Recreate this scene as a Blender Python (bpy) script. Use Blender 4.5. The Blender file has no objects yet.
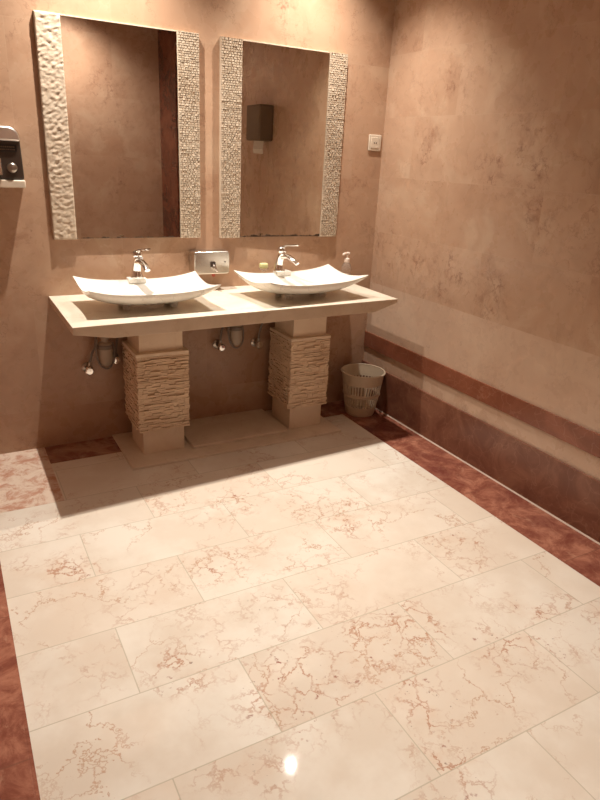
import bpy, bmesh, math, random
from mathutils import Vector, Matrix, noise
random.seed(7)
sc = bpy.context.scene
COL = sc.collection
PI = math.pi
CEIL = 2.9
XL = -2.78          # left wall
YF = -4.45          # wall behind the camera

# ------------------------------------------------------------------ helpers
def link(o, parent=None):
    COL.objects.link(o)
    if parent is not None:
        o.parent = parent
    return o

def finish(name, bm, mat, parent=None, smooth=False, loc=None, bevel=0.0, seg=2, angle=35):
    bmesh.ops.recalc_face_normals(bm, faces=bm.faces[:])
    me = bpy.data.meshes.new(name)
    bm.to_mesh(me); bm.free()
    if smooth:
        for p in me.polygons: p.use_smooth = True
        try: me.set_sharp_from_angle(angle=math.radians(angle))
        except Exception: pass
    me.materials.append(mat)
    o = link(bpy.data.objects.new(name, me), parent)
    if loc is not None: o.location = loc
    if bevel > 0:
        b = o.modifiers.new('bevel', 'BEVEL'); b.width = bevel; b.segments = seg; b.limit_method = 'ANGLE'
        b.harden_normals = False
    return o

def thing(name, label, cat, loc=(0, 0, 0), rz=0.0, group=None):
    o = link(bpy.data.objects.new(name, None))
    o.empty_display_size = .05
    o.location = loc; o.rotation_euler = (0, 0, rz)
    return tag(o, label, cat, group)

def tag(o, label, cat, group=None):
    o['label'] = label; o['category'] = cat
    if group: o['group'] = group
    return o

def structure(o, label=None):
    o['kind'] = 'structure'
    if label: o['label'] = label
    return o

def box(bm, x0, x1, y0, y1, z0, z1, M=None):
    vs = [bm.verts.new((x, y, z)) for z in (z0, z1) for y in (y0, y1) for x in (x0, x1)]
    for f in ((0, 2, 3, 1), (4, 5, 7, 6), (0, 1, 5, 4), (2, 6, 7, 3), (0, 4, 6, 2), (1, 3, 7, 5)):
        bm.faces.new([vs[i] for i in f])
    if M is not None:
        for v in vs: v.co = M @ v.co
    return vs

def prism(bm, pts, axis, a, b):
    """extrude a 2-D outline along an axis between a and b"""
    def mk(p, t):
        if axis == 'z': return (p[0], p[1], t)
        if axis == 'y': return (p[0], t, p[1])
        return (t, p[0], p[1])
    A = [bm.verts.new(mk(p, a)) for p in pts]; B = [bm.verts.new(mk(p, b)) for p in pts]
    bm.faces.new(A); bm.faces.new(B[::-1])
    n = len(pts)
    for i in range(n): bm.faces.new((A[i], A[(i + 1) % n], B[(i + 1) % n], B[i]))

def lathe(bm, prof, n=32, M=None, cap0=False, cap1=False):
    rings = []
    for r, z in prof:
        rings.append([bm.verts.new((r * math.cos(2 * PI * k / n), r * math.sin(2 * PI * k / n), z)) for k in range(n)])
    for a, b in zip(rings, rings[1:]):
        for k in range(n): bm.faces.new((a[k], a[(k + 1) % n], b[(k + 1) % n], b[k]))
    if cap0: bm.faces.new(rings[0][::-1])
    if cap1: bm.faces.new(rings[-1])
    if M is not None:
        for R in rings:
            for v in R: v.co = M @ v.co

def tube(bm, pts, rad, n=12, caps=True, flat=1.0):
    pts = [Vector(p) for p in pts]
    if not isinstance(rad, (list, tuple)): rad = [rad] * len(pts)
    rings = []; up = None
    for i, p in enumerate(pts):
        t = (pts[min(i + 1, len(pts) - 1)] - pts[max(i - 1, 0)]).normalized()
        if up is None:
            up = Vector((1, 0, 0)) if abs(t.x) < .8 else Vector((0, 1, 0))
        u = (up - t * up.dot(t)).normalized(); w = t.cross(u); up = u
        rings.append([bm.verts.new(p + (u * math.cos(2 * PI * k / n) + w * math.sin(2 * PI * k / n) * flat) * rad[i]) for k in range(n)])
    for a, b in zip(rings, rings[1:]):
        for k in range(n): bm.faces.new((a[k], a[(k + 1) % n], b[(k + 1) % n], b[k]))
    if caps:
        bm.faces.new(rings[0][::-1]); bm.faces.new(rings[-1])

def curve_pts(ctrl, n=24):
    """Catmull-Rom through control points"""
    P = [Vector(c) for c in ctrl]; P = [2 * P[0] - P[1]] + P + [2 * P[-1] - P[-2]]
    out = []
    seg = len(P) - 3
    for s in range(seg):
        p0, p1, p2, p3 = P[s:s + 4]
        m = max(2, n // seg)
        for k in range(m + (1 if s == seg - 1 else 0)):
            t = k / m
            out.append(.5 * ((2 * p1) + (-p0 + p2) * t + (2 * p0 - 5 * p1 + 4 * p2 - p3) * t * t + (-p0 + 3 * p1 - 3 * p2 + p3) * t ** 3))
    return out

def ball(bm, c, r, n=16, sx=1, sy=1, sz=1):
    M = Matrix.Translation(c) @ Matrix.Diagonal((r * sx, r * sy, r * sz, 1))
    bmesh.ops.create_uvsphere(bm, u_segments=n, v_segments=max(6, n // 2), radius=1, matrix=M)

# ------------------------------------------------------------------ materials
class NT:
    def __init__(s, name):
        s.m = bpy.data.materials.new(name); s.m.use_nodes = True
        s.t = s.m.node_tree; s.b = s.t.nodes['Principled BSDF']
    def n(s, t, **kw):
        nd = s.t.nodes.new(t)
        for k, v in kw.items(): setattr(nd, k, v)
        return nd
    def set(s, sock, v):
        if hasattr(v, 'is_linked') or isinstance(v, bpy.types.NodeSocket): s.t.links.new(v, sock)
        else: sock.default_value = v
    def math(s, op, a, b=0.0, c=0.0, clamp=False):
        nd = s.n('ShaderNodeMath', operation=op, use_clamp=clamp)
        s.set(nd.inputs[0], a); s.set(nd.inputs[1], b); s.set(nd.inputs[2], c)
        return nd.outputs[0]
    def vmath(s, op, a, b=(0, 0, 0), out=0):
        nd = s.n('ShaderNodeVectorMath', operation=op)
        s.set(nd.inputs[0], a); s.set(nd.inputs[1], b)
        return nd.outputs[out]
    def scale(s, a, k):
        nd = s.n('ShaderNodeVectorMath', operation='SCALE'); s.set(nd.inputs[0], a); s.set(nd.inputs[3], k); return nd.outputs[0]
    def mix(s, f, a, b, mode='MIX'):
        nd = s.n('ShaderNodeMix', data_type='RGBA', blend_type=mode)
        s.set(nd.inputs[0], f)
        s.set(nd.inputs[6], a if not isinstance(a, tuple) else (*a[:3], 1)); s.set(nd.inputs[7], b if not isinstance(b, tuple) else (*b[:3], 1))
        return nd.outputs[2]
    def smooth(s, v, lo, hi, t0=0.0, t1=1.0):
        nd = s.n('ShaderNodeMapRange', interpolation_type='SMOOTHSTEP')
        s.set(nd.inputs[0], v); nd.inputs[1].default_value = lo; nd.inputs[2].default_value = hi
        nd.inputs[3].default_value = t0; nd.inputs[4].default_value = t1
        return nd.outputs[0]
    def noise(s, vec, sc_, det=4, rough=.55, dist=0.0, col=False):
        nd = s.n('ShaderNodeTexNoise'); s.set(nd.inputs['Vector'], vec)
        nd.inputs['Scale'].default_value = sc_; nd.inputs['Detail'].default_value = det
        nd.inputs['Roughness'].default_value = rough; nd.inputs['Distortion'].default_value = dist
        return nd.outputs[1 if col else 0]
    def vor(s, vec, sc_, feature='DISTANCE_TO_EDGE'):
        nd = s.n('ShaderNodeTexVoronoi', feature=feature); s.set(nd.inputs['Vector'], vec)
        nd.inputs['Scale'].default_value = sc_; return nd.outputs[0]
    def pos(s):
        return s.n('ShaderNodeNewGeometry').outputs['Position']
    def xyz(s, v):
        nd = s.n('ShaderNodeSeparateXYZ'); s.set(nd.inputs[0], v); return nd.outputs
    def comb(s, x=0.0, y=0.0, z=0.0):
        nd = s.n('ShaderNodeCombineXYZ'); s.set(nd.inputs[0], x); s.set(nd.inputs[1], y); s.set(nd.inputs[2], z); return nd.outputs[0]
    def bump(s, h, strength=.3, dist=.002):
        nd = s.n('ShaderNodeBump'); nd.inputs['Strength'].default_value = strength; nd.inputs['Distance'].default_value = dist
        s.set(nd.inputs['Height'], h); s.t.links.new(nd.outputs[0], s.b.inputs['Normal'])
    def out(s, col, rough=.4, metal=0.0, spec=.5):
        s.set(s.b.inputs['Base Color'], col if not isinstance(col, tuple) else (*col[:3], 1))
        s.set(s.b.inputs['Roughness'], rough); s.b.inputs['Metallic'].default_value = metal
        s.b.inputs['Specular IOR Level'].default_value = spec
        return s.m

def tiles(N, u, v, tw, th, u0, v0, joint=.0025, half=True):
    """running-bond tile grid: returns (joint mask, id vector, white noise value)"""
    b = N.math('DIVIDE', N.math('SUBTRACT', v, v0), th)
    row = N.math('FLOOR', b); fv = N.math('SUBTRACT', b, row)
    sh = N.math('MULTIPLY', N.math('FLOORED_MODULO', row, 2.0), .5) if half else 0.0
    a = N.math('ADD', N.math('DIVIDE', N.math('SUBTRACT', u, u0), tw), sh)
    cl = N.math('FLOOR', a); fu = N.math('SUBTRACT', a, cl)
    du = N.math('MULTIPLY', N.math('MINIMUM', fu, N.math('SUBTRACT', 1.0, fu)), tw)
    dv = N.math('MULTIPLY', N.math('MINIMUM', fv, N.math('SUBTRACT', 1.0, fv)), th)
    j = N.smooth(N.math('MINIMUM', du, dv), joint * .35, joint, 1.0, 0.0)
    idv = N.comb(row, cl, 0.0)
    wn = N.n('ShaderNodeTexWhiteNoise', noise_dimensions='3D'); N.set(wn.inputs['Vector'], idv)
    return j, wn.outputs['Color'], wn.outputs['Value']

def veins(N, p, idc, s1=5.5, s2=15.0, amp=.12):
    """cracked-marble vein masks on warped coordinates"""
    q = N.vmath('ADD', p, N.scale(idc, 17.0))
    w1 = N.scale(N.vmath('SUBTRACT', N.noise(q, 3.0, 6, .68, 0, True), (.5, .5, .5)), amp * 4.2)
    w2 = N.scale(N.vmath('SUBTRACT', N.noise(q, 16, 5, .7, 0, True), (.5, .5, .5)), amp * .33)
    qa = N.vmath('ADD', N.vmath('ADD', q, w1), w2)
    big = N.vor(qa, s1); small = N.vor(N.vmath('ADD', q, N.vmath('ADD', N.scale(w1, .6), w2)), s2)
    return q, big, small

def mat_floor():
    N = NT('cream veined marble floor'); P = N.pos(); o = N.xyz(P)
    x, y = o[0], o[1]
    j, idc, idv = tiles(N, x, y, .65, .315, -1.735 - .325, -.62)
    q, big, small = veins(N, P, idc, 2.7, 12.0)
    # cluster mask: where the marble is heavily broken
    C = [(-.894, -2.24, .17), (-1.28, -2.29, .14), (-1.6, -2.05, .26), (-1.62, -1.375, .15), (-1.915, -1.83, .14),
         (-.93, -1.32, .2), (-1.1, -1.98, .17), (-2.14, -1.17, .16), (-1.32, -.95, .15), (-.55, -1.65, .11),
         (-1.3, -2.02, .2), (-1.376, -2.5, .12), (-.65, -2.15, .1), (-1.05, -1.15, .16), (-.75, -2.3, .13)]
    cm = None
    wP = N.vmath('ADD', P, N.scale(N.vmath('SUBTRACT', N.noise(P, 6, 3, .6, 0, True), (.5, .5, .5)), .22))
    flat = N.vmath('MULTIPLY', wP, (1, 1, 0))
    for cx, cy, r in C:
        d = N.vmath('DISTANCE', flat, (cx, cy, 0), 1)
        m = N.smooth(d, r * .35, r * 1.15, 1.0, 0.0)
        cm = m if cm is None else N.math('MAXIMUM', cm, m)
    amb = N.smooth(N.noise(q, 2.3, 2), .5, .66)
    zone = N.math('MAXIMUM', cm, N.math('MULTIPLY', amb, .7))
    lowf = N.noise(q, 2.5, 5, .6)
    base = N.mix(N.smooth(lowf, .38, .62), (.82, .765, .67), (.72, .635, .53))
    base = N.mix(N.math('MULTIPLY', idv, .6), base, (.74, .62, .50))
    cloud = N.smooth(N.noise(q, 7, 5, .65), .45, .75)
    base = N.mix(N.math('MULTIPLY', N.math('MULTIPLY', cloud, zone), .55), base, (.68, .50, .37))
    l1 = N.smooth(big, .0, .016, 1.0, 0.0)
    fade = N.smooth(N.noise(q, 4, 3), .42, .62)
    l1 = N.math('MULTIPLY', N.math('MULTIPLY', l1, fade), .7)
    base = N.mix(l1, base, (.48, .26, .15))
    l2 = N.smooth(small, .0, .075, 1.0, 0.0)
    l2 = N.math('MULTIPLY', N.math('MULTIPLY', l2, N.math('MULTIPLY', zone, N.smooth(N.noise(q, 9, 4, .7), .4, .6))), .8)
    base = N.mix(l2, base, (.44, .20, .11))
    sp = N.smooth(N.noise(q, 26, 5, .7), .63, .70)
    sp = N.math('MULTIPLY', N.math('MULTIPLY', sp, cm), .85)
    base = N.mix(sp, base, (.30, .085, .05))
    pit = N.math('MULTIPLY', N.smooth(N.noise(q, 55, 3, .6), .69, .73), N.math('MULTIPLY', zone, .7))
    base = N.mix(pit, base, (.22, .12, .08))
    # red marble border, back border and the heavily marked corner tiles
    jr, idr, idrv = tiles(N, y, x, .62, 2.0, -.73, -9.0, .003, False)
    qr = N.vmath('ADD', P, N.scale(idr, 9.0))
    rn = N.noise(qr, 9, 8, .74, .5); rn2 = N.noise(qr, 3, 4, .6, .5)
    red = N.mix(N.smooth(rn, .36, .74), (.21, .065, .042), (.50, .22, .14))
    red = N.mix(N.math('MULTIPLY', N.smooth(N.noise(N.vmath('MULTIPLY', qr, (1.6, .8, 1)), 10, 7, .75, .6), .56, .72), .5), red, (.58, .34, .22))
    red = N.mix(N.math('MULTIPLY', N.smooth(rn2, .5, .7), .5), red, (.13, .03, .025))
    red = N.mix(N.math('MULTIPLY', idrv, .25), red, (.2, .06, .04))
    mr = N.math('MAXIMUM', N.math('GREATER_THAN', x, -.28), N.math('LESS_THAN', x, -2.375))
    # corner tiles at the far left, back strip
    ycut = N.math('GREATER_THAN', y, -.62)
    xcut = N.math('LESS_THAN', x, -2.07)
    corner = N.math('MULTIPLY', N.math('MULTIPLY', ycut, xcut), N.math('LESS_THAN', mr, .5))
    pk = N.noise(P, 11, 8, .75, .5)
    pink = N.mix(N.smooth(pk, .42, .62), (.76, .62, .50), (.54, .29, .20))
    back = N.math('MULTIPLY', N.math('GREATER_THAN', y, -.215), N.math('MULTIPLY', N.math('GREATER_THAN', x, -2.07), N.math('LESS_THAN', mr, .5)))
    bk = N.mix(N.smooth(N.noise(P, 6, 6, .7, 1), .4, .65), (.26, .10, .065), (.46, .26, .17))
    c = N.mix(N.math('MULTIPLY', j, .75), base, (.50, .44, .33))
    c = N.mix(corner, c, pink)
    c = N.mix(back, c, bk)
    red = N.mix(N.math('MULTIPLY', jr, .6), red, (.2, .09, .06))
    c = N.mix(mr, c, red)
    N.bump(N.math('ADD', N.math('MULTIPLY', j, -1.0), N.math('MULTIPLY', N.noise(P, 3, 2), .25)), .12, .002)
    r = N.smooth(N.noise(P, 20, 3), .3, .7, .03, .05)
    return N.out(c, r, 0, .28)

def mat_wall(name, ax, tw, th, u0, v0, seed, k=1.0, tone=None, spots=(), tint=(1, 1, 1)):
    """polished pink-brown marble slabs; ax = 'x' back-type wall, 'y' side wall"""
    N = NT(name); P = N.pos(); o = N.xyz(P)
    u = o[0] if ax == 'x' else o[1]; v = o[2]
    j, idc, idv = tiles(N, u, v, tw, th, u0, v0, .0022)
    P2 = N.vmath('ADD', P, (seed, seed * .7, seed * .3))
    q, big, small = veins(N, P2, idc, 4.5, 17)
    lf = N.noise(q, 1.6, 5, .6, .6)
    base = N.mix(N.smooth(lf, .3, .7), (.56 * k, .365 * k, .262 * k), (.47 * k, .28 * k, .19 * k))
    base = N.mix(N.math('MULTIPLY', idv, .45), base, (.52 * k, .325 * k, .225 * k))
    cl = N.smooth(N.noise(q, 6, 6, .7, 1), .5, .75)
    base = N.mix(N.math('MULTIPLY', cl, .45), base, (.36 * k, .20 * k, .135 * k))
    lt = N.smooth(N.noise(N.vmath('ADD', q, (5, 2, 8)), 3.2, 5, .6, .8), .5, .68)
    base = N.mix(N.math('MULTIPLY', lt, .5), base, (.62 * k, .44 * k, .325 * k))
    zn = N.smooth(N.noise(q, 2.1, 3), .5, .65)
    l1 = N.math('MULTIPLY', N.smooth(big, 0, .02, 1.0, 0.0), N.smooth(N.noise(q, 4, 3), .45, .62))
    base = N.mix(N.math('MULTIPLY', l1, .5), base, (.27 * k, .13 * k, .085 * k))
    if spots:
        wq = N.comb(N.math('ADD', u, N.math('MULTIPLY', N.math('SUBTRACT', N.noise(P, 7, 5, .7), .5), .5)), N.math('ADD', v, N.math('MULTIPLY', N.math('SUBTRACT', N.noise(P2, 6, 5, .7), .5), .5)), 0.0)
        cm = None
        for a_, b_, r_ in spots:
            m_ = N.smooth(N.vmath('DISTANCE', wq, (a_, b_, 0), 1), r_ * .2, r_ * 1.2, 1.0, 0.0)
            cm = m_ if cm is None else N.math('MAXIMUM', cm, m_)
        zn = N.math('MAXIMUM', N.math('MULTIPLY', zn, .5), cm)
        base = N.mix(N.math('MULTIPLY', N.math('MULTIPLY', cm, N.smooth(N.noise(q, 9, 6, .72, .6), .48, .66)), .55), base, (.27, .135, .09))
    l2 = N.math('MULTIPLY', N.smooth(small, 0, .13, 1.0, 0.0), N.math('MULTIPLY', zn, N.smooth(N.noise(q, 11, 4, .7), .45, .62)))
    base = N.mix(N.math('MULTIPLY', l2, .8), base, (.24 * k, .10 * k, .065 * k))
    sp = N.math('MULTIPLY', N.smooth(N.noise(q, 38, 4, .7), .67, .72), N.math('MULTIPLY', zn, .6))
    base = N.mix(sp, base, (.2 * k, .08 * k, .05 * k))
    base = N.mix(N.math('MULTIPLY', j, .18), base, (.66 * k, .5 * k, .37 * k))
    base = N.mix(1.0, base, tint, 'MULTIPLY')
    if tone: base = tone(N, o, base)
    r = N.smooth(N.noise(P, 9, 3), .3, .7, .24, .34)
    N.bump(N.math('MULTIPLY', j, -1.0), .1, .001)
    return N.out(base, r, 0, .42)

def right_tone(N, o, base):
    # lowest course of slabs is cut from a paler cream block
    low = N.math('LESS_THAN', o[2], .81)
    pale = N.mix(.32, base, (.66, .50, .38))
    return N.mix(low, base, pale)

def mat_red(name, a, b, rough=.25, s=6):
    N = NT(name); P = N.pos()
    n1 = N.noise(P, s, 7, .68, 1.0)
    c = N.mix(N.smooth(n1, .35, .7), a, b)
    v = N.vor(N.vmath('ADD', P, N.scale(N.noise(P, 5, 3, .6, 0, True), .3)), 9)
    c = N.mix(N.math('MULTIPLY', N.smooth(v, 0, .03, 1.0, 0.0), .18), c, (.5, .3, .2))
    return N.out(c, rough, 0, .45)

def mat_cream(name, a=(.80, .70, .565), b=(.72, .58, .44), rough=.3, vein=.35, bump=0.0, bs=60, grey=False):
    N = NT(name); P = N.pos()
    c = N.mix(N.smooth(N.noise(P, 4, 6, .65, .8), .35, .7), a, b)
    w = N.scale(N.noise(P, 6, 4, .6, 0, True), .25)
    v = N.vor(N.vmath('ADD', P, w), 8)
    m = N.math('MULTIPLY', N.smooth(v, 0, .035, 1.0, 0.0), N.smooth(N.noise(P, 9, 3), .45, .62))
    c = N.mix(N.math('MULTIPLY', m, vein), c, (.45, .27, .17) if not grey else (.42, .40, .38))
    if bump:
        N.bump(N.noise(P, bs, 6, .7), bump, .004)
    return N.out(c, rough, 0, .4)

def mat_plain(name, col, rough=.4, metal=0.0, spec=.5, bump=0.0, bs=80):
    N = NT(name)
    P = N.pos()
    c = N.mix(N.smooth(N.noise(P, 30, 4), .3, .7), tuple(x * .94 for x in col), col)
    if bump: N.bump(N.noise(P, bs, 4), bump, .001)
    return N.out(c, rough, metal, spec)

M_floor = mat_floor()
M_wb = mat_wall('brown marble slabs back', 'x', .92, .61, -1.13, .22, 3.1, .84, None, [(-1.1, 1.35, .07), (-.2, 1.4, .12), (-.25, 2.0, .12), (-2.1, 1.1, .12), (-2.15, 1.7, .1), (-.72, 2.3, .1)], (1.04, 1.03, .95))
M_wr = mat_wall('brown marble slabs right', 'y', .66, .325, -.29, .81, 11.7, .92, right_tone, [(-1.15, 1.72, .13), (-.95, 1.55, .12), (-1.12, 1.5, .14), (-.58, 2.0, .15), (-.42, 1.62, .12), (-.13, 1.1, .12), (-.45, 1.0, .2), (-1.03, .95, .2), (-1.3, 1.35, .14), (-.75, .95, .16), (-.25, 1.0, .13)], (1.0, 1.02, .97))
M_wo = mat_wall('brown marble slabs others', 'x', .92, .61, -1.0, .22, 23.3, 1.0)
M_wl = mat_wall('brown marble slabs left', 'y', .92, .61, -1.0, .22, 33.3, 1.0)
M_ceil = mat_plain('painted ceiling', (.62, .55, .46), .8)
M_base = mat_red('dark red marble skirting', (.165, .06, .036), (.27, .12, .072), .28, 5)
M_band = mat_red('red marble band', (.20, .065, .033), (.28, .10, .055), .26, 4)
M_pil = mat_red('dark red marble pilaster', (.12, .035, .022), (.24, .08, .045), .25, 3)
M_grout = mat_plain('pale sealant', (.62, .50, .40), .5)
M_top = mat_cream('cream marble worktop', (.80, .72, .60), (.74, .63, .50), .22, .25)
M_top_shade = mat_cream('shaded worktop marble', (.64, .52, .40), (.56, .44, .32), .3, .3)  # darker copy of the worktop marble, for its shaded faces
M_shaft = mat_cream('beige stone', (.78, .64, .49), (.72, .57, .42), .45, .15)
M_plinth = mat_cream('beige plinth marble', (.74, .62, .49), (.66, .53, .40), .35, .3)
M_clad = mat_cream('split ledge stone', (.80, .63, .46), (.68, .50, .34), .8, .2, .6, 90)
M_strip = mat_cream('carved limestone', (.58, .475, .36), (.51, .40, .29), .55, .1, .35, 160)
M_basin = mat_cream('white veined marble', (.86, .83, .76), (.80, .76, .68), .16, .5, 0, 60, True)
M_chrome = mat_plain('chrome', (.86, .84, .81), .09, 1.0)
M_steel = mat_plain('brushed steel', (.66, .62, .56), .27, 1.0, .5, .05, 200)
M_satin = mat_plain('satin chrome', (.80, .76, .72), .33, 1.0)
M_dchrome = mat_plain('dull chrome', (.46, .42, .37), .28, 1.0)
M_hose = mat_plain('grey hose', (.20, .16, .13), .5)
M_pvc = mat_plain('grey beige plastic pipe', (.42, .34, .26), .45)
M_bin = mat_plain('cream plastic', (.62, .50, .36), .42)
M_dark = mat_plain('dark smoked plastic', (.045, .03, .022), .3)
M_brown = mat_plain('dark brown plastic', (.13, .085, .05), .45)
M_ivory = mat_plain('ivory plastic', (.66, .56, .44), .4)
M_black = mat_plain('black', (.01, .009, .008), .6)
M_paper = mat_plain('white paper', (.72, .66, .58), .8)
M_soap = mat_plain('yellow green soap', (.62, .60, .28), .45)
M_pump = mat_plain('pink white plastic', (.82, .68, .58), .4)
M_redm = mat_plain('red sticker', (.45, .07, .04), .5)
def mat_mirror():
    N = NT('silvered mirror'); P = N.pos(); o = N.xyz(P)
    h = N.math('SUBTRACT', o[2], 1.108)
    edge = N.smooth(N.math('ADD', h, N.math('MULTIPLY', N.math('SUBTRACT', N.noise(P, 25, 5, .7), .5), .045)), .004, .010, 1.0, 0.0)
    spot = N.smooth(N.noise(P, 11, 5, .75), .74, .76)
    m = N.math('MAXIMUM', edge, N.math('MULTIPLY', spot, .7))
    c = N.mix(m, (.86, .83, .76), (.08, .05, .035))
    return N.out(c, N.math('MULTIPLY_ADD', m, .4, .015), 1.0)
M_mirror = mat_mirror()
def mat_clear():
    N = NT('clear plastic')
    N.b.inputs['Transmission Weight'].default_value = .9; N.b.inputs['IOR'].default_value = 1.35
    return N.out((.93, .86, .78), .08)
M_clear = mat_clear()
def mat_lamp():
    N = NT('lit bulb'); N.b.inputs['Emission Color'].default_value = (1, .8, .55, 1); N.b.inputs['Emission Strength'].default_value = 12
    return N.out((.9, .8, .7), .4)
M_lamp = mat_lamp()

# ------------------------------------------------------------------ the room
def slab(name, a, b, mat):
    bm = bmesh.new(); box(bm, a[0], b[0], a[1], b[1], a[2], b[2])
    return structure(finish(name, bm, mat))
T = .12
slab('floor', (XL - T, YF - T, -.1), (T, T, 0), M_floor)
slab('ceiling', (XL - T, YF - T, CEIL), (T, T, CEIL + .1), M_ceil)
slab('wall_back', (XL - T, 0, 0), (T, T, CEIL), M_wb)
slab('wall_right', (0, YF - T, 0), (T, 0, CEIL), M_wr)
slab('wall_left', (XL - T, YF - T, 0), (XL, 0, CEIL), M_wl)
slab('wall_front', (XL, YF - T, 0), (0, YF, CEIL), M_wo)
bm = bmesh.new(); box(bm, -.014, 0, -3.87, -.0005, 0.0, .278)
structure(finish('baseboard_right', bm, M_base, bevel=.003))
bm = bmesh.new(); box(bm, -.010, 0, -3.87, -.0005, .380, .482)
structure(finish('trim_1', bm, M_band, bevel=.0025))
bm = bmesh.new(); prism(bm, [(-.019, .0), (-.014, .0), (-.014, .006), (-.016, .005)], 'y', -3.87, -.0005)
structure(finish('trim_2', bm, M_grout))
bm = bmesh.new(); box(bm, -.02, 0, YF + .0005, -3.87, 0, CEIL)
structure(finish('trim_3', bm, M_pil, bevel=.003))

# ------------------------------------------------------------------ worktop
ZT = .828
bm = bmesh.new()
def wy(x):  # front edge
    t = (x + 1.975) / (1.975 - .205); return -.652 + t * (.652 - .568)
xs = [-1.975, -1.80, -.36, -.205]; zb = [.795, .765, .765, .808]
top_f = [bm.verts.new((x, wy(x), ZT)) for x in xs]; top_b = [bm.verts.new((x, -.001, ZT)) for x in xs]
bot_f = [bm.verts.new((x, wy(x), z)) for x, z in zip(xs, zb)]; bot_b = [bm.verts.new((x, -.001, z)) for x, z in zip(xs, zb)]
for i in range(3):
    bm.faces.new((top_f[i], top_f[i + 1], top_b[i + 1], top_b[i])); bm.faces.new((bot_f[i], bot_b[i], bot_b[i + 1], bot_f[i + 1]))
    bm.faces.new((top_f[i], bot_f[i], bot_f[i + 1], top_f[i + 1])); bm.faces.new((top_b[i], top_b[i + 1], bot_b[i + 1], bot_b[i]))
bm.faces.new((top_f[0], top_b[0], bot_b[0], bot_f[0])); bm.faces.new((top_f[3], bot_f[3], bot_b[3], top_b[3]))
wt = finish('stone_worktop', bm, M_top, bevel=.002)
wt.data.materials.append(M_top_shade)     # shade painted into apron, ends and underside as a darker tan
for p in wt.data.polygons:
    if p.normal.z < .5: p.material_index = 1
tag(wt, 'long cream marble worktop with shade-darkened front apron under both basins, carried by two stone pillars', 'worktop')

# ------------------------------------------------------------------ plinth and pillars
t = thing('stone_plinth', 'low stepped beige marble plinth on the floor between and under the two pillars', 'plinth', (-1.09, -.2, 0))
def P_(name, bm, mat, parent, **k):  # mesh made in world coordinates, parented with correct offset
    o = finish(name, bm, mat, parent, **k)
    o.matrix_parent_inverse = (Matrix.Translation(parent.location) @ Matrix.Rotation(parent.rotation_euler.z, 4, 'Z')).inverted()
    return o
bm = bmesh.new(); box(bm, -1.705, -.44, -.455, -.001, 0, .014); P_('lower_step', bm, M_plinth, t, bevel=.003)
bm = bmesh.new(); box(bm, -1.345, -.76, -.36, -.001, .014, .032); P_('upper_slab', bm, M_plinth, t, bevel=.003)

def pillar(x0, x1, yf, label, seed, E_, pz0=.155, pz1=.583):
    rnd = random.Random(seed)
    z0 = .014
    yb = yf + .235
    t = thing('stone_pillar', label, 'pillar', ((x0 + x1) / 2, (yf + yb) / 2, z0), 0)
    bm = bmesh.new(); box(bm, x0, x1, yf, yb, z0, .7645)
    P_('shaft', bm, M_shaft, t, bevel=.002)
    e = E_
    # cladding built of thin split stones, each a block pushed in or out at random
    bm = bmesh.new()
    z = pz0
    box(bm, x0 - .012, x1 + .012, yf - .012, yb + .012, pz0 + .003, pz1 - .02)
    while z < pz1 - .022:
        h = rnd.uniform(.0065, .0125)
        if z + h > pz1 - .018: h = pz1 - .018 - z
        for side in range(4):
            L0, L1 = ((x0 - e, x1 + e) if side in (0, 1) else (yf - e, yb + e))
            s = L0 + rnd.uniform(0, .006)
            while s < L1 - .004:
                w = min(rnd.choice([rnd.uniform(.02, .05), rnd.uniform(.03, .10)]), L1 - s)
                if L1 - s - w < .015: w = L1 - s - rnd.uniform(0, .004)
                d = e + rnd.uniform(-.011, .004) + (.004 if z < pz0 + .03 else 0)
                g = .0008
                zz0, zz1 = z + g * rnd.uniform(.3, 1.6), z + h - g
                a, b = s + g, s + w - g
                if side == 0: vs = box(bm, a, b, yf - d, yf + .001, zz0, zz1)
                elif side == 1: vs = box(bm, a, b, yb - .001, yb + d, zz0, zz1)
                elif side == 2: vs = box(bm, x0 - d, x0 + .001, a, b, zz0, zz1)
                else: vs = box(bm, x1 - .001, x1 + d, a, b, zz0, zz1)
                for v in vs:
                    v.co += Vector((rnd.uniform(-1, 1), rnd.uniform(-1, 1), rnd.uniform(-.6, .6))) * .0012
                s += w
        z += h
    P_('stone_cladding', bm, M_clad, t)
    bm = bmesh.new(); box(bm, x0 - e - .001, x1 + e + .001, yf - e - .001, yb + e + .001, pz1 - .018, pz1)
    P_('cap_slab', bm, M_shaft, t, bevel=.003)
    return t
pillar(-1.612, -1.385, -.325, 'left stone pillar with rough stacked-stone cladding, under the left basin', 5, .025)
pillar(-.730, -.514, -.322, 'right stone pillar with rough stacked-stone cladding, nearer the waste basket', 9, .022)

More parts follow.
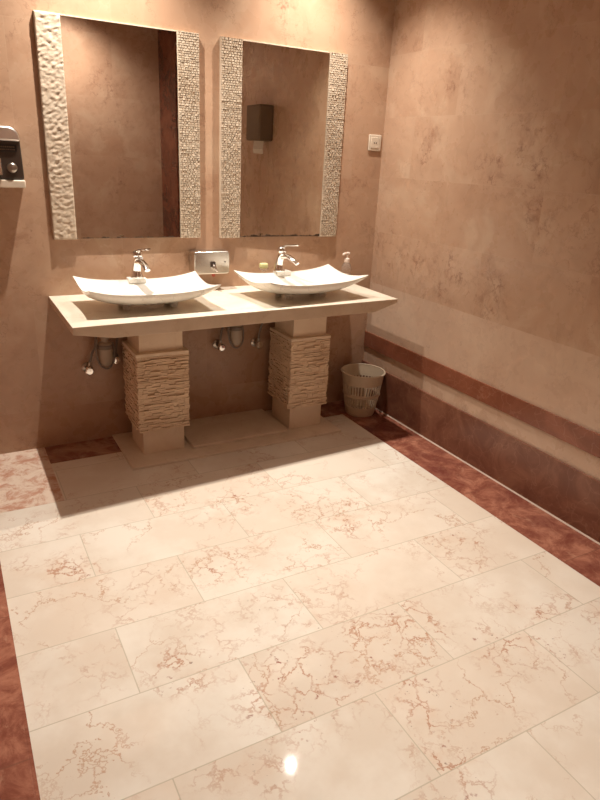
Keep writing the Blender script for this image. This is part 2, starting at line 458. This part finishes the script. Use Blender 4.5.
# ------------------------------------------------------------------ basins
def washbasin(label, cx, cy, W, D, rz, zc):
    t = thing('washbasin', label, 'washbasin', (cx, cy, ZT), rz, 'marble vessel basins on the worktop')
    bm = bmesh.new(); nu, nv = 44, 32
    H = zc - ZT
    def S(c):  # denser towards the rim
        return math.sin(c * PI / 2)
    def rim(u, v):
        return H - .030 + .030 * (abs(u) ** 3.0) * (abs(v) ** 1.6) + .012 * abs(u) ** 4
    def xy(u, v):
        bow = .012 * (1 - u * u) * (1 if v < 0 else .3) * abs(v)
        return u * W / 2 * (1 - .012 * (1 - v * v)), v * (D / 2) + math.copysign(bow, v)
    def prof(u, v, p):
        return ((1 - u ** 2) * (1 - v ** 2)) ** p if abs(u) < 1 and abs(v) < 1 else 0
    top, bot = [], []
    depth_out = H - .042 - .012
    for j in range(nv + 1):
        rt, rb = [], []
        for i in range(nu + 1):
            u = S(-1 + 2 * i / nu); v = S(-1 + 2 * j / nv)
            x, y = xy(u, v); zr = rim(u, v) - (.012 * abs(u) ** 4 * 1.0)
            q = prof(u, v, .62)
            zi = zr - (depth_out - .012) * q
            rt.append(bm.verts.new((x, y, zi)))
            s = .985
            zo = zr - .011 - (depth_out - .004) * prof(u, v, .55)
            rb.append(bm.verts.new((x * s, y * s, zo)))
        top.append(rt); bot.append(rb)
    for j in range(nv):
        for i in range(nu):
            bm.faces.new((top[j][i], top[j][i + 1], top[j + 1][i + 1], top[j + 1][i]))
            bm.faces.new((bot[j][i], bot[j + 1][i], bot[j + 1][i + 1], bot[j][i + 1]))
    for i in range(nu):
        bm.faces.new((top[0][i], bot[0][i], bot[0][i + 1], top[0][i + 1])); bm.faces.new((top[nv][i], top[nv][i + 1], bot[nv][i + 1], bot[nv][i]))
    for j in range(nv):
        bm.faces.new((top[j][0], top[j + 1][0], bot[j + 1][0], bot[j][0])); bm.faces.new((top[j][nu], bot[j][nu], bot[j + 1][nu], top[j + 1][nu]))
    b = finish('bowl', bm, M_basin, t, smooth=True, angle=50)
    for sx in (-1, 1):
        for sy in (-1, 1):
            bm = bmesh.new(); lathe(bm, [(.0, 0), (.016, 0), (.02, .012), (.02, .034)], 16, Matrix.Translation((sx * .115, sy * .05, 0)))
            finish('foot', bm, M_basin, t, smooth=True)
    # ledge at the back for the tap
    bm = bmesh.new(); box(bm, -.046, .046, D / 2 - .016, D / 2 + .036, H - .048, H - .022)
    finish('tap_ledge', bm, M_basin, t, bevel=.005, smooth=True)
    zd = (H - .030) - (depth_out - .012)
    bm = bmesh.new(); lathe(bm, [(.0, .001), (.022, .001), (.026, .003), (.028, 0.0), (.028, -.004)], 24, Matrix.Translation((0, 0, zd + .001)))
    finish('drain_ring', bm, M_dchrome, t, smooth=True)
    return t
washbasin('white marble rectangular bowl basin on the left of the worktop, above the left pillar', -1.566, -.348, .622, .368, 0.0, .955)
washbasin('white marble rectangular bowl basin on the right of the worktop, turned slightly, nearest the corner', -.706, -.342, .645, .372, math.radians(6.0), .957)

# ------------------------------------------------------------------ taps
def tap(label, x, y, z, rz):
    t = thing('basin_tap', label, 'tap', (x, y, z), rz, 'chrome lever taps'); t.scale = (1.22, 1.12, 1.12)
    bm = bmesh.new()
    lathe(bm, [(0, 0), (.028, 0), (.028, .004), (.024, .007), (0, .007)], 28)
    finish('base_ring', bm, M_chrome, t, smooth=True)
    bm = bmesh.new()
    pts = curve_pts([(0, 0.003, .005), (0, .004, .035), (0, -.006, .070), (0, -.026, .094)], 20)
    n = len(pts); rad = [.0235 - .006 * math.sin(PI * .5 * i / (n - 1)) for i in range(n)]
    tube(bm, pts, rad, 20); finish('body', bm, M_chrome, t, smooth=True)
    bm = bmesh.new()
    sp = curve_pts([(0, -.012, .072), (0, -.05, .078), (0, -.09, .066), (0, -.115, .050)], 18)
    n = len(sp); tube(bm, sp, [.0165 - .004 * i / (n - 1) for i in range(n)], 18, True, .75)
    finish('spout', bm, M_chrome, t, smooth=True)
    bm = bmesh.new(); ball(bm, (0, -.012, .104), .0225, 24, 1, 1, .95)
    finish('ball_joint', bm, M_chrome, t, smooth=True)
    bm = bmesh.new()
    hp = curve_pts([(0, -.012, .122), (.004, -.045, .131), (.008, -.085, .136), (.010, -.112, .141)], 16)
    n = len(hp); tube(bm, hp, [.012, *[.009 + .004 * (i / n) for i in range(1, n - 1)], .008], 14, True, .45)
    finish('lever', bm, M_chrome, t, smooth=True)
    return t
tap('chrome lever tap standing on the rim of the left basin', -1.562, -.160, .9335, math.radians(8))
tap('chrome lever tap standing on the rim of the right basin', -.75, -.158, .9355, math.radians(22))

# ------------------------------------------------------------------ mirrors
def strip_mesh(x0, x1, z0, z1, depth, kind, seed):
    rnd = random.Random(seed)
    bm = bmesh.new()
    if kind == 'pebbled':
        nx = 26; nz = int(nx * (z1 - z0) / (x1 - x0))
        g = []
        for k in range(nz + 1):
            row = []
            for i in range(nx + 1):
                x = x0 + (x1 - x0) * i / nx; z = z0 + (z1 - z0) * k / nz
                p = Vector((x * 46 + z * 16, z * 74 - x * 24, seed))
                d = .0034 * (noise.noise(p) + .5 * noise.noise(p * 2.1))
                jn = abs(((z - z0) / ((z1 - z0) / 3)) % 1 - .0)
                if i in (0, nx) or k in (0, nz): d = -.004
                row.append(bm.verts.new((x, -depth - d, z)))
            g.append(row)
        for k in range(nz):
            for i in range(nx): bm.faces.new((g[k][i], g[k][i + 1], g[k + 1][i + 1], g[k + 1][i]))
        # sides back to the wall
        per = [g[0][i] for i in range(nx + 1)] + [g[k][nx] for k in range(1, nz + 1)] + [g[nz][i] for i in range(nx - 1, -1, -1)] + [g[k][0] for k in range(nz - 1, 0, -1)]
        bk = [bm.verts.new((v.co.x, -.001, v.co.z)) for v in per]
        m = len(per)
        for i in range(m): bm.faces.new((per[i], bk[i], bk[(i + 1) % m], per[(i + 1) % m]))
        bm.faces.new(bk)
    else:
        box(bm, x0 + .001, x1 - .001, -depth + .004, -.001, z0, z1)
        z = z0
        while z < z1 - .002:
            h = min(rnd.uniform(.009, .0125), z1 - z)
            s = x0
            while s < x1 - .001:
                w = min(rnd.uniform(.009, .022), x1 - s)
                if x1 - s - w < .006: w = x1 - s
                d = depth + rnd.uniform(-.001, .0022)
                vs = box(bm, s + .0006, s + w - .0006, -d, -depth + .005, z + .0006, z + h - .0006)
                cx, cz = s + w / 2, z + h / 2
                tx, tz = rnd.uniform(-.1, .1), rnd.uniform(-.1, .1)
                for v in vs:
                    if v.co.y < -depth + .001:
                        v.co.x += (cx - v.co.x) * .22; v.co.z += (cz - v.co.z) * .22
                        v.co.y += (v.co.x - cx) * tx + (v.co.z - cz) * tz
                s += w
            z += h
    return bm
def mirror(label, sa, sb, z0, z1, kinds, yaw=0.0):
    cx = (sa[1] + sb[0]) / 2
    t = thing('wall_mirror', label, 'mirror', (cx, 0, z0), 0, 'stone framed wall mirrors')
    bm = bmesh.new(); w = sb[0] - sa[1]
    box(bm, -w / 2 + .001, w / 2 - .001, -.004, .004, 0.0, z1 - z0)
    g = finish('mirror_glass', bm, M_mirror, t, loc=(0, -.012, 0)); g.rotation_euler = (0, 0, yaw)
    bm = bmesh.new(); box(bm, -w / 2, w / 2, -.014, -.001, z1 - z0 + .0002, z1 - z0 + .006)
    finish('top_edging', bm, M_strip, t, bevel=.001)
    for s, k, sd in ((sa, kinds[0], 31), (sb, kinds[1], 32)):
        P_('stone_strip', strip_mesh(s[0], s[1], z0 - .004, z1 + .005, .026, k, sd + int(abs(cx) * 10)), M_strip, t, smooth=(k == 'pebbled'), angle=80)
    return t
mirror('left wall mirror with a wavy pebbled stone strip at its left, nearest the chrome dispenser', (-1.928, -1.818), (-1.282, -1.170), 1.112, 2.080, ('pebbled', 'mosaic'))
mirror('right wall mirror framed by two fine stone mosaic strips, nearest the socket', (-1.055, -.938), (-.417, -.302), 1.108, 2.082, ('mosaic', 'mosaic'), math.radians(-1.0))

# ------------------------------------------------------------------ things on the wall
t = thing('power_socket', 'square ivory wall socket beside the right mirror, close to the room corner', 'socket', (-.062, 0, 1.645))
bm = bmesh.new(); box(bm, -.044, .044, -.010, -.0005, -.045, .045); finish('socket_plate', bm, M_ivory, t, bevel=.004, smooth=True)
bm = bmesh.new(); box(bm, -.030, .030, -.0125, -.009, -.030, .030); face = finish('socket_face', bm, M_ivory, t, bevel=.002, smooth=True)
for sx in (-.007, .007):
    bm = bmesh.new(); lathe(bm, [(0, 0), (.0032, 0), (.0032, .0025), (0, .0025)], 12, Matrix.Translation((sx, -.0122, .0)) @ Matrix.Rotation(PI / 2, 4, 'X'))
    o = finish('socket_hole', bm, M_black, face)

# horizontal steel dispenser
t = thing('soap_dispenser', 'horizontal brushed steel soap dispenser on the wall between the two basins', 'soap dispenser', (-1.130, 0, .925))
def rbox_xz(bm, x0, x1, z0, z1, r, y0, y1, n=6):
    pts = []
    for cx, cz, a0 in ((x1 - r, z1 - r, 0), (x0 + r, z1 - r, PI / 2), (x0 + r, z0 + r, PI), (x1 - r, z0 + r, 1.5 * PI)):
        for k in range(n + 1): pts.append((cx + r * math.cos(a0 + k / n * PI / 2), cz + r * math.sin(a0 + k / n * PI / 2)))
    prism(bm, pts, 'y', y0, y1)
bm = bmesh.new(); rbox_xz(bm, -.105, .100, -.004, .118, .014, -.098, -.001)
finish('steel_body', bm, M_steel, t, bevel=.006, seg=3, smooth=True)
bm = bmesh.new(); rbox_xz(bm, -.012, .014, .034, .066, .006, -.106, -.0975)
finish('valve_plate', bm, M_dark, t, bevel=.001)
bm = bmesh.new(); tube(bm, [(.002, -.104, .046), (.003, -.116, .040), (.006, -.124, .030), (.010, -.128, .022)], [.009, .009, .0075, .006], 14)
v = finish('push_valve', bm, M_chrome, t, smooth=True)
bm = bmesh.new(); ball(bm, (.016, -.122, .018), .0075, 14); finish('valve_tip', bm, M_chrome, v, smooth=True)
bm = bmesh.new(); lathe(bm, [(0, 0), (.004, 0), (.004, .002), (0, .002)], 12, Matrix.Translation((.072, -.098, .062)) @ Matrix.Rotation(PI / 2, 4, 'X')); finish('lock', bm, M_dark, t)
bm = bmesh.new(); prism(bm, [(.012, -.002), (.026, -.002), (.030, -.022), (.018, -.027), (.009, -.020)], 'y', -.06, -.058)
o = finish('red_tag', bm, M_redm, t); o['label'] = 'small red tag under the dispenser'

# chrome dispenser at the left picture edge
t = thing('hand_soap_dispenser', 'tall chrome and smoked plastic dispenser on the wall at the left edge', 'soap dispenser', (-2.105, 0, 1.345))
def disp_out(x0, x1, z0, z1, r):
    pts = [(x1, z0), (x1 - .004, z1 - r)]
    for k in range(1, 9):
        a = k / 8 * PI / 2; pts.append((x1 - .004 - r + r * math.cos(a), z1 - r + r * math.sin(a)))
    for k in range(0, 9):
        a = PI / 2 + k / 8 * PI / 2; pts.append((x0 + .004 + r + r * math.cos(a), z1 - r + r * math.sin(a)))
    pts += [(x0, z0)]
    return pts
bm = bmesh.new(); prism(bm, disp_out(-.066, .066, .042, .262, .045), 'y', -.085, 0)
finish('housing', bm, M_dark, t, bevel=.008, seg=3, smooth=True)
bm = bmesh.new(); prism(bm, disp_out(-.068, .064, .203, .266, .047), 'y', -.100, 0)
finish('chrome_cap', bm, M_satin, t, bevel=.030, seg=7, smooth=True)
bm = bmesh.new(); box(bm, -.055, .045, -.0885, -.084, .160, .190); pl = finish('name_plaque', bm, M_black, t, bevel=.002)
bm = bmesh.new()
for r_ in range(2):
    xx = -.046
    rr = random.Random(3 + r_)
    while xx < .034:
        w = rr.uniform(.004, .008); box(bm, xx, xx + w, -.0892, -.0884, .166 + r_ * .011, .1715 + r_ * .011); xx += w + .002
finish('plaque_lettering', bm, M_brown, pl)
bm = bmesh.new(); lathe(bm, [(0, .010), (.014, .010), (.020, .006), (.0225, 0), (.0225, -.004)], 28, Matrix.Translation((.018, -.086, .092)) @ Matrix.Rotation(PI / 2, 4, 'X'))
finish('push_button', bm, M_dchrome, t, smooth=True)
bm = bmesh.new(); box(bm, -.060, .068, -.088, -.001, .006, .040)
o = finish('drip_tray', bm, M_ivory, t, bevel=.005, smooth=True); o['label'] = 'pale plastic bottom piece'
bm = bmesh.new(); tube(bm, [(-.030, -.087, .13), (-.034, -.094, .10), (-.030, -.092, .06)], [.006, .008, .006], 12); finish('side_lever', bm, M_chrome, t, smooth=True)

# paper dispenser on the right wall, seen in the right mirror
t = thing('paper_dispenser', 'dark brown paper dispenser with white paper hanging out, reflected in the right mirror', 'paper dispenser', (0, -1.805, 1.65))
bm = bmesh.new(); box(bm, -.125, 0, -.14, .14, 0, .27); finish('cover', bm, M_brown, t, bevel=.012, seg=3, smooth=True)
bm = bmesh.new()
pts = [(-.07, .02), (-.074, -.03), (-.078, -.06), (-.072, -.095)]
A = [bm.verts.new((p[0], -.095, p[1])) for p in pts]; B = [bm.verts.new((p[0] + .004, .10, p[1] - .004)) for p in pts]
A2 = [bm.verts.new((p[0] + .002, -.095, p[1])) for p in pts]; B2 = [bm.verts.new((p[0] + .006, .10, p[1] - .004)) for p in pts]
for i in range(3):
    bm.faces.new((A[i], A[i + 1], B[i + 1], B[i])); bm.faces.new((A2[i], B2[i], B2[i + 1], A2[i + 1]))
    bm.faces.new((A[i], A2[i], A2[i + 1], A[i + 1])); bm.faces.new((B[i], B[i + 1], B2[i + 1], B2[i]))
bm.faces.new((A[3], A2[3], B2[3], B[3])); bm.faces.new((A[0], B[0], B2[0], A2[0]))
finish('paper_sheet', bm, M_paper, t)

# ------------------------------------------------------------------ small things on the worktop
t = thing('soap_bottle', 'clear pump bottle with pinkish white pump standing behind the right basin', 'bottle', (-.235, -.062, ZT))
bm = bmesh.new()
prof = [(0, 0), (.029, 0), (.031, .004), (.031, .085), (.029, .10), (.020, .115), (.013, .122), (.013, .132)]
lathe(bm, prof, 28); finish('bottle_body', bm, M_clear, t, smooth=True)
bm = bmesh.new(); lathe(bm, [(0, .002), (.0275, .002), (.0275, .055), (0, .055)], 24); finish('liquid_soap', bm, M_pump, t, smooth=True)
bm = bmesh.new(); lathe(bm, [(.014, .124), (.0165, .126), (.0165, .146), (.013, .150), (.006, .152), (.006, .170), (0, .170)], 24)
pm = finish('pump', bm, M_pump, t, smooth=True)
bm = bmesh.new(); tube(bm, curve_pts([(.014, 0, .176), (0, 0, .179), (-.022, -.004, .178), (-.036, -.008, .170)], 12), [.0085] * 5 + [.0065] * 7 + [.005], 12)
finish('pump_nozzle', bm, M_pump, pm, smooth=True)

t = thing('soap_bar', 'small yellow green soap piece on a holder beside the right tap', 'soap', (-.815, -.085, ZT))
bm = bmesh.new(); lathe(bm, [(0, 0), (.026, 0), (.022, .006), (.012, .012), (.012, .098), (.028, .106), (.030, .114), (0, .110)], 24); finish('soap_holder', bm, M_clear, t, smooth=True)
bm = bmesh.new(); box(bm, -.024, .024, -.015, .015, .112, .142); finish('soap', bm, M_soap, t, bevel=.009, seg=3, smooth=True)

# ------------------------------------------------------------------ plumbing under the worktop
def valve(label, x, z, tilt, up, mat=M_dchrome, hx=.04, lo=.0):
    t = thing('stop_valve', label, 'valve', (x, 0, z), 0, 'stop valves under the worktop')
    bm = bmesh.new(); lathe(bm, [(0, 0), (.028, 0), (.027, .006), (.014, .012), (.012, .012)], 24, Matrix.Rotation(PI / 2, 4, 'X')); finish('wall_flange', bm, mat, t, smooth=True)
    bm = bmesh.new(); tube(bm, [(0, -.010, 0), (0, -.062, 0)], .011, 16); tube(bm, [(0, -.045, 0), (hx * .15, -.045, .036)], .009, 14); finish('valve_body', bm, mat, t, smooth=True)
    bm = bmesh.new(); lathe(bm, [(0, 0), (.021, 0), (.023, .005), (.023, .016), (.017, .022), (0, .023)], 10, Matrix.Translation((0, -.060, 0)) @ Matrix.Rotation(PI / 2, 4, 'X')); finish('valve_knob', bm, M_chrome, t, smooth=True, angle=25)
    bm = bmesh.new(); tube(bm, curve_pts([(hx * .15, -.045, .034), (hx * .5, -.05, .09), (hx * .9, -.07, .15), (hx, -.10, up)], 20), .0065, 10); finish('supply_hose', bm, M_hose, t, smooth=True)
    return t
def top_up(z): return .766 - z - .003
valve('stop valve under the left end of the worktop, left of the grey drain trap', -1.815, .432, 0, top_up(.432), hx=.045)
valve('dark stop valve tucked behind the left pillar, beside the left drain trap', -1.672, .475, 0, top_up(.475), mat=M_hose, hx=.02)
valve('leftmost stop valve under the middle of the worktop', -1.065, .488, 0, top_up(.488), hx=.015)
valve('stop valve just left of the right pillar, under the worktop', -.82, .478, 0, top_up(.478), hx=.02)
def trap(label, x, z, r=.036, s=1.0):
    t = thing('drain_trap', label, 'drain pipe', (x, -.11, z), 0, 'drain traps under the worktop')
    up = .764 - z
    bm = bmesh.new()
    lathe(bm, [(.0, -.045), (.022, -.044), (.034, -.030), (.036, -.01), (.036, .07), (.030, .078), (.018, .082), (.018, up)], 24)
    for k in range(5):
        pass
    finish('trap_cup', bm, M_pvc, t, smooth=True)
    bm = bmesh.new(); lathe(bm, [(.037, .045), (.041, .047), (.041, .066), (.037, .068)], 24); finish('trap_collar', bm, M_hose, t, smooth=True)
    bm = bmesh.new(); lathe(bm, [(.019, .1), (.025, .102), (.025, .12), (.019, .122)], 24); finish('pipe_nut', bm, M_pvc, t, smooth=True)
    bm = bmesh.new(); tube(bm, [(0, .030, .02), (0, .109, .02)], .016, 16); finish('wall_pipe', bm, M_pvc, t, smooth=True)
    bm = bmesh.new(); tube(bm, curve_pts([(-.042 * s, -.01, .10), (-.05 * s, -.015, .03), (-.034 * s, -.02, -.035), (.0, -.025, -.058), (.034 * s, -.02, -.03), (.044 * s, -.01, .03), (.040 * s, 0, .075)], 30), .0055, 8); finish('hose_loop', bm, M_hose, t, smooth=True)
    return t
trap('grey drain trap with a hose looped around it, under the left basin', -1.735, .515)
trap('grey drain trap under the middle of the worktop, between two chrome valves', -.995, .555)

# ------------------------------------------------------------------ waste basket
def basket(cx, cy):
    t = thing('waste_basket', 'cream plastic waste basket with slotted sides in the room corner', 'waste basket', (cx, cy, 0), .15)
    H, r0, r1 = .285, .092, .137
    R = lambda z: r0 + (r1 - r0) * (z / H) ** .85
    nslot = 38
    def wall(bm, z0, z1, th=.0022, n=88, m=3):
        prof = []
        for k in range(m + 1): z = z0 + (z1 - z0) * k / m; prof.append((R(z), z))
        for k in range(m, -1, -1): z = z0 + (z1 - z0) * k / m; prof.append((R(z) - th, z))
        prof.append(prof[0]); lathe(bm, prof, n)
    bm = bmesh.new()
    lathe(bm, [(0, .003), (r0 - .006, .003), (r0 - .001, 0), (R(.012), .012)], 64)
    wall(bm, .008, .062); wall(bm, .128, .152); wall(bm, .214, H)
    # ribs of the two slotted bands
    for (a, b) in ((.060, .130), (.150, .216)):
        for k in range(nslot):
            th0 = 2 * PI * k / nslot; dw = 2 * PI / nslot * .22
            vs = []
            for z in (a, b):
                for rr in (R(z), R(z) - .0022):
                    for sgn in (-1, 1):
                        vs.append(bm.verts.new((rr * math.cos(th0 + sgn * dw), rr * math.sin(th0 + sgn * dw), z)))
            for f in ((0, 1, 3, 2), (4, 6, 7, 5), (0, 4, 5, 1), (2, 3, 7, 6), (0, 2, 6, 4), (1, 5, 7, 3)): bm.faces.new([vs[i] for i in f])
    finish('basket_body', bm, M_bin, t, smooth=True)
    bm = bmesh.new()
    lathe(bm, [(R(H) - .003, H - .004), (R(H) + .005, H - .005), (R(H) + .0075, H), (R(H) + .004, H + .004), (R(H) - .003, H + .003), (R(H) - .003, H - .004)], 72)
    finish('rim', bm, M_bin, t, smooth=True)
    bm = bmesh.new()
    lathe(bm, [(R(.136) - .001, .134), (R(.14) + .004, .136), (R(.144) + .004, .144), (R(.146) - .001, .146)], 72)
    finish('middle_band', bm, M_bin, t, smooth=True)
basket(-.152, -.222)

# ------------------------------------------------------------------ ceiling spotlights
WARM = (1.0, .93, .84)
def spot(x, y, label, power, cone, blend, tilt=(0, 0), rad=.012):
    t = thing('ceiling_spotlight', label, 'spotlight', (x, y, CEIL), 0, 'ceiling spotlights')
    bm = bmesh.new(); lathe(bm, [(.028, -.0005), (.046, -.0005), (.046, -.004), (.040, -.008), (.030, -.006), (.028, -.0005)], 32); finish('trim_ring', bm, M_chrome, t, smooth=True)
    bm = bmesh.new(); lathe(bm, [(0, -.0035), (.015, -.0035), (.017, -.0005)], 24); finish('bulb', bm, M_lamp, t, smooth=True)
    L = bpy.data.lights.new('spot_beam', 'SPOT'); L.energy = power; L.color = WARM; L.spot_size = math.radians(cone); L.spot_blend = blend; L.shadow_soft_size = rad
    o = link(bpy.data.objects.new('spot_beam', L), t); o.location = (0, 0, -.035); o.rotation_euler = (tilt[0], tilt[1], 0)
spot(-1.64, -.34, 'ceiling spotlight above the left basin', 450, 97, 1.0)
spot(-.58, -.34, 'ceiling spotlight above the right basin', 350, 99, 1.0)
spot(-1.33, -2.45, 'ceiling spotlight over the middle of the floor', 190, 86, 1.0)
spot(-.45, -2.75, 'ceiling spotlight over the floor near the right wall', 95, 66, .9)
spot(-2.2, -2.5, 'ceiling spotlight over the floor near the camera side', 95, 66, .9)
spot(-1.1, -3.85, 'added unseen spotlight brightening the wall opposite the mirrors', 190, 125, 1.0, (-.42, 0))  # added lamp, lifts the wall reflected in the mirrors

# ------------------------------------------------------------------ world, camera, view
w = bpy.data.worlds.new('World'); sc.world = w; w.use_nodes = True
w.node_tree.nodes['Background'].inputs[0].default_value = (.05, .035, .025, 1); w.node_tree.nodes['Background'].inputs[1].default_value = .2

R = Matrix(((0.87678909, -0.4783937, 0.04878882), (-0.13319772, -0.33909742, -0.93127402), (0.46205979, 0.81003235, -0.36103787)))
cd = bpy.data.cameras.new('camera'); cam = link(bpy.data.objects.new('camera', cd))
m = Matrix.Identity(4)
for i in range(3):
    m[i][0] = R[0][i]; m[i][1] = -R[1][i]; m[i][2] = -R[2][i]
m[0][3], m[1][3], m[2][3] = -2.40037407, -3.36543008, 1.55
cam.matrix_world = m
cd.sensor_fit = 'HORIZONTAL'; cd.sensor_width = 36; cd.lens = 629.3337 * 36 / 600; cd.clip_start = .02
sc.camera = cam
sc.view_settings.view_transform = 'Standard'; sc.view_settings.look = 'None'
sc.view_settings.exposure = -0.9; sc.view_settings.gamma = 1.0; sc.view_settings.use_curve_mapping = False
sc.cycles.sample_clamp_indirect = 4.0
sc.cycles.max_bounces = 10
sc.cycles.use_denoising = True
